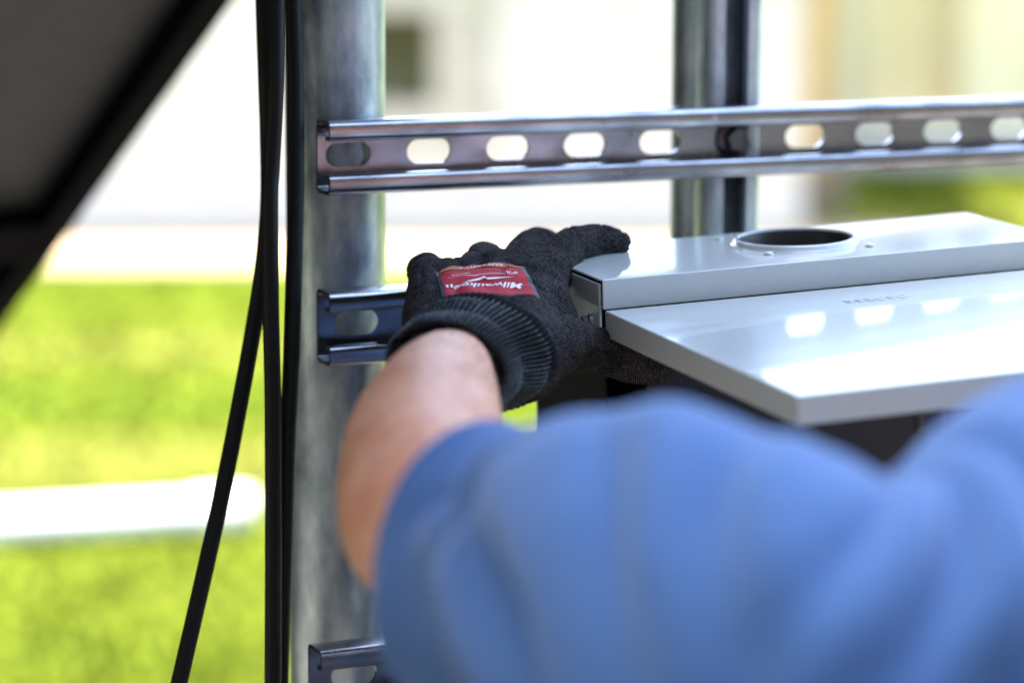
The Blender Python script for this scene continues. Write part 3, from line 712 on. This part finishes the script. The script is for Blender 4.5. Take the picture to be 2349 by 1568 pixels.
# label frame: text runs from the thumb side to the little-finger side (read from the far side), its top towards the wrist
pc = hit_px(1112, 640)
uL = (hit_px(1020, 648) - hit_px(1205, 640)); uL = (uL - nl * uL.dot(nl)).normalized()
vL = nl.cross(uL).normalized()                                  # towards the wrist?
if vL.dot(CAM - pc) < 0: vL = -vL
HWL = .0235
def on_glove(u, v, lift):
    p = pc + uL * u + vL * v
    h = bvh.ray_cast(p + nl * .03, -nl)
    q = h[0] if h[0] is not None else p
    return q + nl * lift
def patch(name, poly_l, poly_r, m, lift, parent, nu=26, nv=12):
    """strip between two polylines given in label coordinates, laid on the knit"""
    V = []
    for i in range(nu + 1):
        for j in range(nv + 1):
            s_, t_ = i / nu, j / nv
            def samp(pl, s):
                k = s * (len(pl) - 1); a = min(int(k), len(pl) - 2); fr = k - a
                return Vector(pl[a]).lerp(Vector(pl[a + 1]), fr)
            q = samp(poly_l, s_).lerp(samp(poly_r, s_), t_); V.append(on_glove(q.x, q.y, lift))
    F = [(i * (nv + 1) + j, (i + 1) * (nv + 1) + j, (i + 1) * (nv + 1) + j + 1, i * (nv + 1) + j + 1) for i in range(nu) for j in range(nv)]
    return mesh_obj(name, V, F, m, parent, 60)
mm = .00112
wr, fg = 22 * mm, -22 * mm       # wrist edge, finger edge (v)
lbl = patch('printed_label', [(-24*mm, wr), (0, wr + 1*mm), (24*mm, wr)], [(-22*mm, fg+7*mm), (-13*mm, fg), (13*mm, fg), (22*mm, fg+7*mm)], M['navy'], .0004, glove)
lbl['label'] = 'red and orange printed label on the back of the glove'
patch('red_field', [(-22*mm, wr-1*mm), (0, wr-.5*mm), (22*mm, wr-1*mm)], [(-20.6*mm, fg+12*mm), (-11.5*mm, fg+8*mm), (11.5*mm, fg+8*mm), (20.6*mm, fg+12*mm)], M['red'], .0007, lbl)
patch('orange_band', [(-20.6*mm, fg+9.6*mm), (-12*mm, fg+6*mm), (12*mm, fg+6*mm), (20.6*mm, fg+9.6*mm)], [(-20*mm, fg+6.8*mm), (-12.2*mm, fg+1.6*mm), (12.2*mm, fg+1.6*mm), (20*mm, fg+6.8*mm)], M['orange'], .0007, lbl, 26, 4)
def lay_text(name, s, size, cu_, cv_, m, shear=0, bold=0, stretch=1.0, arc=0.0):
    v, f = text_mesh(s, size, shear, bold)
    V = []
    for q in v:
        x = q.x * stretch
        V.append(on_glove(cu_ + x, cv_ + q.y + arc * x * x, .0010))
    return mesh_obj(name, V, f, m, lbl)
lay_text('brand_lettering', 'Milwaukee', 8.6*mm, -1*mm, 9.5*mm, M['print'], .35, .00016, .92)
lay_text('band_lettering', 'CUT LEVEL 2', 3.4*mm, -1*mm, fg+3.7*mm, M['print'], 0, .00006, 1.15)
lay_text('size_lettering', '9"/L', 4.2*mm, -14*mm, -5.5*mm, M['print'], 0, .00008)
lay_text('small_lettering', 'GENUINE', 2.2*mm, 11*mm, -6.0*mm, M['print'], 0, 0)
def strip(name, pts, m):
    V = []; F = []
    for k, (a, b, w_) in enumerate(pts):
        V += [on_glove(a*mm, (b + w_)*mm, .0010), on_glove(a*mm, (b - w_)*mm, .0010)]
        if k: n0 = 2 * k - 2; F.append((n0, n0 + 1, n0 + 3, n0 + 2))
    return mesh_obj(name, V, F, m, lbl)
strip('lightning_bolt', [(-14,.6,.1),(-6,.2,.7),(-1,1.8,.9),(0,-.6,1.2),(3,1.0,1.0),(9,4.6,.9),(15,9.5,.5),(17,12,.2)], M['print'])
strip('thin_line', [(-16,-2.6,.15),(-10,-4.4,.25),(-4,-5.2,.3),(2,-5.0,.3),(4,-3.4,.3),(10,-3.0,.2),(18,-2.6,.1)], M['print'])
V = []
for a in range(2): strip('certificate_mark', [(17 + a*2.2, 8, 1.6), (18.2 + a*2.2, 8, 1.6)], M['print'])

# --- body: one continuous skin surface (arms, torso, head, legs)
bd = MB()
larm = [(1085,815,1.475,.0205),(1050,836,1.452,.0215),(1030,856,1.425,.0240),(1010,897,1.39,.0290),(986,965,1.34,.0355),(966,1050,1.29,.0375),(960,1140,1.245,.0372),(985,1216,1.212,.0372)]
la = [(*U(q[0], q[1], q[2]), q[3]) for q in larm] + [(*U(a, b, c), d) for a, b, c, d in ((1110,1245,1.175,.036),(1300,1260,1.11,.040),(1700,1420,1.01,.045),(2000,1500,1.01,.047),(2250,1500,1.03,.050),(2650,1340,1.09,.060))]
W = lambda x, y, z: Vector((float(x), float(y), float(z)))
caps(bd, la, 24, W)
ls = Vector(la[-1][:3])
rw = [MIR @ U(*q[:3]) for q in larm[:4]]
rs = Vector((ls.x + .37, ls.y + .06, ls.z + .0))
rel = (rw[3] + rs) / 2 + Vector((.13, -.10, -.12))
caps(bd, [(*rw[0], .0205), (*rw[1], .0215), (*rw[2], .024), (*rw[3], .029), (*rel, .04), (*rs.lerp(rel, .5), .048), (*rs, .062)], 24, W)
cxp = (ls + rs) / 2 + Vector((0, .02, 0))
caps(bd, [(*ls, .062), (*(cxp + Vector((-.07, 0, .02))), .085), (*(cxp + Vector((.07, 0, .02))), .085), (*rs, .062)], 24, W)
for sx_ in (-1, 1):
    caps(bd, [(cxp.x + sx_ * .09, cxp.y, cxp.z - .02, .10), (cxp.x + sx_ * .075, cxp.y, cxp.z - .25, .095), (cxp.x + sx_ * .085, cxp.y, .93, .10)], 24, W)
    caps(bd, [(cxp.x + sx_ * .09, cxp.y, .93, .095), (cxp.x + sx_ * .10, cxp.y + .02, .50, .062), (cxp.x + sx_ * .11, cxp.y - .01, .28, .052), (cxp.x + sx_ * .11, cxp.y - .02, .08, .038)], 24, W)
    caps(bd, [(cxp.x + sx_ * .11, cxp.y - .04, .05, .036), (cxp.x + sx_ * .12, cxp.y + .15, .035, .03)], 16, W)
hd = cxp + Vector((-.01, .05, .235))
caps(bd, [(cxp.x, cxp.y, cxp.z + .03, .062), (hd.x, hd.y - .02, hd.z - .10, .056), (hd.x, hd.y - .01, hd.z - .05, .06)], 24, W)
fc = (BM @ Vector((BW / 2, 0, -.05)) - hd); fc.z -= .1; fc.normalize(); fs = fc.cross(Vector((0, 0, 1))).normalized(); fu = fs.cross(fc)
def hp(f_, s_, u_): return hd + fc * f_ + fs * s_ + fu * u_
for f_, s_, u_, r_ in ((-.015, 0, .03, .082), (.02, 0, .02, .076), (.035, 0, -.04, .060), (.045, 0, -.085, .040)):
    caps(bd, [(*hp(f_, s_ - .012, u_), r_), (*hp(f_, s_ + .012, u_), r_)], 24, W)
caps(bd, [(*hp(.088, 0, .02), .010), (*hp(.108, 0, -.018), .014)], 12, W)
for s_ in (-1, 1):
    caps(bd, [(*hp(-.005, s_ * .086, .015), .014), (*hp(-.005, s_ * .084, -.025), .010)], 12, W)
    caps(bd, [(*hp(.075, s_ * .02, .028), .016), (*hp(.07, s_ * .045, .026), .015)], 12, W)
caps(bd, [(*hp(.085, -.02, -.06), .008), (*hp(.092, 0, -.06), .010), (*hp(.085, .02, -.06), .008)], 12, W)
body = smooth_union(bd, 'body', M['skin'], person, .005, 8, .5, lambda co: .0012 * noise.noise(co * 20))
# fine hair on the forearm
hbm = MB(); bb = BVHTree.FromPolygons([v.co.copy() for v in body.data.vertices], [tuple(p.vertices) for p in body.data.polygons])
armc = [Vector(q[:3]) for q in la[2:8]]; tipd = (armc[0] - armc[-1]).normalized()
for k in range(900):
    t_ = random.random(); q = t_ * (len(armc) - 1); a_ = min(int(q), len(armc) - 2); c = armc[a_].lerp(armc[a_ + 1], q - a_)
    dr = Vector((random.uniform(-1, 1), random.uniform(-1, .3), random.uniform(-.2, 1))).normalized()
    h = bb.ray_cast(c + dr * .12, -dr)
    if h[0] is None: continue
    n_ = h[1]; d_ = (tipd * random.uniform(-.5, 1) + Vector((random.uniform(-1, 1), random.uniform(-1, 1), random.uniform(-1, 1))) * .8); d_ = (d_ - n_ * d_.dot(n_)).normalized()
    L_ = random.uniform(.006, .012); sd = n_.cross(d_) * .00008
    p0, p1, p2 = h[0], h[0] + d_ * L_ * .5 + n_ * L_ * .22, h[0] + d_ * L_ + n_ * L_ * .28
    n0 = len(hbm.v); hbm.v += [p0 - sd, p0 + sd, p1 - sd, p1 + sd, p2]; hbm.f += [(n0, n0+1, n0+3, n0+2), (n0+2, n0+3, n0+4)]
tag(hbm.build('arm_hair', M['hair'], person), kind='stuff')
# eyes, hair
for s_ in (-1, 1): MB().tube([hp(.078, s_ * .031, .008), hp(.088, s_ * .031, .008)], .010, 16, closed_round=True).build('eye', M['print'], person, 60)
hb = MB(); caps(hb, [(*hp(-.03, -.012, .045), .088), (*hp(-.03, .012, .045), .088)], 24, W); caps(hb, [(*hp(-.045, 0, -.02), .075), (*hp(-.05, 0, -.05), .06)], 24, W); caps(hb, [(*hp(.03, -.03, .082), .04), (*hp(.03, .03, .082), .04)], 16, W)
smooth_union(hb, 'hair', M['hair'], person, .005, 3, .5, lambda co: .004 * noise.noise(co * 70))
# right glove: the left one mirrored about the box
def mirror_copy(o, name, parent):
    me = o.data.copy(); me.transform(MIR); me.flip_normals(); q = bpy.data.objects.new(name, me); return link(q, parent)
g2 = mirror_copy(glove, 'glove', person); mirror_copy(cuff, 'ribbed_cuff', g2)

# --- shirt: sleeve with folds, torso
def smst(a, b, x):
    t = max(0, min(1, (x - a) / (b - a))); return t * t * (3 - 2 * t)
sl = [(1092,1236,1.176,.0485),(1180,1276,1.145,.0440),(1255,1292,1.117,.0450),(1340,1285,1.085,.0530),(1500,1318,1.03,.0608),(1750,1430,.99,.0640),(2000,1512,.98,.0610),(2250,1500,1.0,.0720),(2500,1390,1.05,.086),(2760,1320,1.09,.098)]
rows = spline(sl, 14)
cs = [U(*q[:3]) for q in rows]; rd = [q[3] for q in rows]
def fold(px, th, k):
    """depth of the folds at photograph column px and angle th round the arm (0 = towards the camera, 90 = up)"""
    s = 0.0
    for (p0, t0, slope, wdt, amp) in ((1225, 25, -2.4, 34, -.0070), (1280, 30, -2.4, 45, .0060), (1400, 20, 3.0, 60, .0045), (1560, 25, 2.8, 34, -.0080), (1620, 30, 2.6, 46, .0060), (1740, 25, 2.2, 36, -.0075), (1800, 30, 1.8, 44, .0060),
                                      (1905, 35, -1.0, 32, -.0070), (1960, 40, -1.4, 40, .0060), (2050, 35, -1.8, 34, -.0075), (2120, 35, -2.0, 44, .0060), (2200, 30, -2.2, 36, -.0070), (2290, 30, -1.6, 60, .0060), (1490, -35, 2.6, 50, -.0170), (1390, -30, 2.8, 60, .0080), (1700, -25, 2.4, 60, -.0070), (1950, -15, 1.2, 70, .0060), (2100, -25, .8, 60, -.0070)):
        d = px - (p0 + slope * (t0 - th)); w_ = wdt
        s += amp * math.exp(-(d / w_) ** 2) * math.exp(-((th - t0) / 48.0) ** 2)
    s += .0026 * noise.noise(Vector((px / 120, th / 40, 1.7)))
    w1 = noise.noise(Vector((px / 260 + th / 90, th / 75, 4.2)))
    s += .003 * w1
    return .95 * s
rings = []
for i, (c, r_) in enumerate(zip(cs, rd)):
    t = (cs[min(i + 1, len(cs) - 1)] - cs[max(i - 1, 0)]).normalized()
    if i < 10:                                                     # hem ring faces the forearm
        t0 = (U(1112,1226,1.185) - U(985,1180,1.215)).normalized(); t = t0.lerp(t, i / 10).normalized()
    tocam = (CAM - c); tocam = (tocam - t * tocam.dot(t)).normalized(); upv = tocam.cross(t)
    if upv.z < 0: upv = -upv
    ring = []
    px = rows[i][0]
    for k in range(72):
        th = 360 * k / 72 - 180
        rr = r_ + fold(px, th, k) * smst(1120, 1260, px) + (.0010 if i < 2 else 0)
        if th < 0: rr *= 1 + (.26 + .25 * (1 - smst(1150, 1400, px))) * math.sin(R(-th)) ** 2 * smst(1100, 1180, px + 40)
        ring.append(c + (tocam * math.cos(R(th)) + upv * math.sin(R(th))) * rr)
    rings.append(ring)
mb = MB().loft(rings, cap=False)
# torso of the shirt, from collar to below the belt
tr = []
for z_, a_, b_ in ((cxp.z + .075, .062, .062), (cxp.z + .068, .075, .070), (cxp.z + .05, .12, .095), (cxp.z + .02, .17, .115), (cxp.z - .06, .205, .135), (cxp.z - .18, .205, .138), (cxp.z - .32, .195, .132), (.98, .195, .13), (.90, .20, .135)):
    tr.append([Vector((cxp.x + a_ * math.cos(2 * math.pi * k / 72), cxp.y + b_ * math.sin(2 * math.pi * k / 72), z_)) for k in range(72)])
tr2 = []
for i in range(len(tr) - 1):
    for q in range(5):
        t_ = q / 5; tr2.append([a.lerp(b, t_) for a, b in zip(tr[i], tr[i + 1])])
tr2.append(tr[-1])
tr2 = [[p + (p - Vector((cxp.x, cxp.y, p.z))).normalized() * .006 * noise.noise(p * 9) for p in r_] for r_ in tr2]
mb.loft(tr2, cap=False)
# other sleeve
rsl = spline([(*rs, .095), (*rs.lerp(rel, .35), .075), (*rs.lerp(rel, .75), .06)], 10)
mb.tube([W(*q[:3]) for q in rsl], [q[3] + .002 * noise.noise(Vector((q[0] * 30, q[2] * 30, 0))) for q in rsl], 48, cap=False)
shirt = mb.build('shirt', M['shirt'], person, 70, [('SOLIDIFY', dict(thickness=.0016, offset=1.0))])
tag(shirt, 'blue short sleeved jersey shirt')
tb = MB()
for sx_ in (-1, 1):
    caps(tb, [(cxp.x + sx_ * .085, cxp.y, .95, .112), (cxp.x + sx_ * .10, cxp.y + .02, .50, .085), (cxp.x + sx_ * .11, cxp.y - .01, .28, .078), (cxp.x + sx_ * .11, cxp.y - .02, .15, .075)], 24, W)
    boot = MB(); caps(boot, [(cxp.x + sx_ * .11, cxp.y - .035, .14, .052), (cxp.x + sx_ * .11, cxp.y - .035, .06, .055), (cxp.x + sx_ * .118, cxp.y + .06, .05, .05), (cxp.x + sx_ * .125, cxp.y + .17, .045, .043)], 20, W)
    smooth_union(boot, 'boot', M['leather'], person, .008, 3)
smooth_union(tb, 'trousers', M['trousers'], person, .009, 6, .5, lambda co: .006 * noise.noise(co * 14))
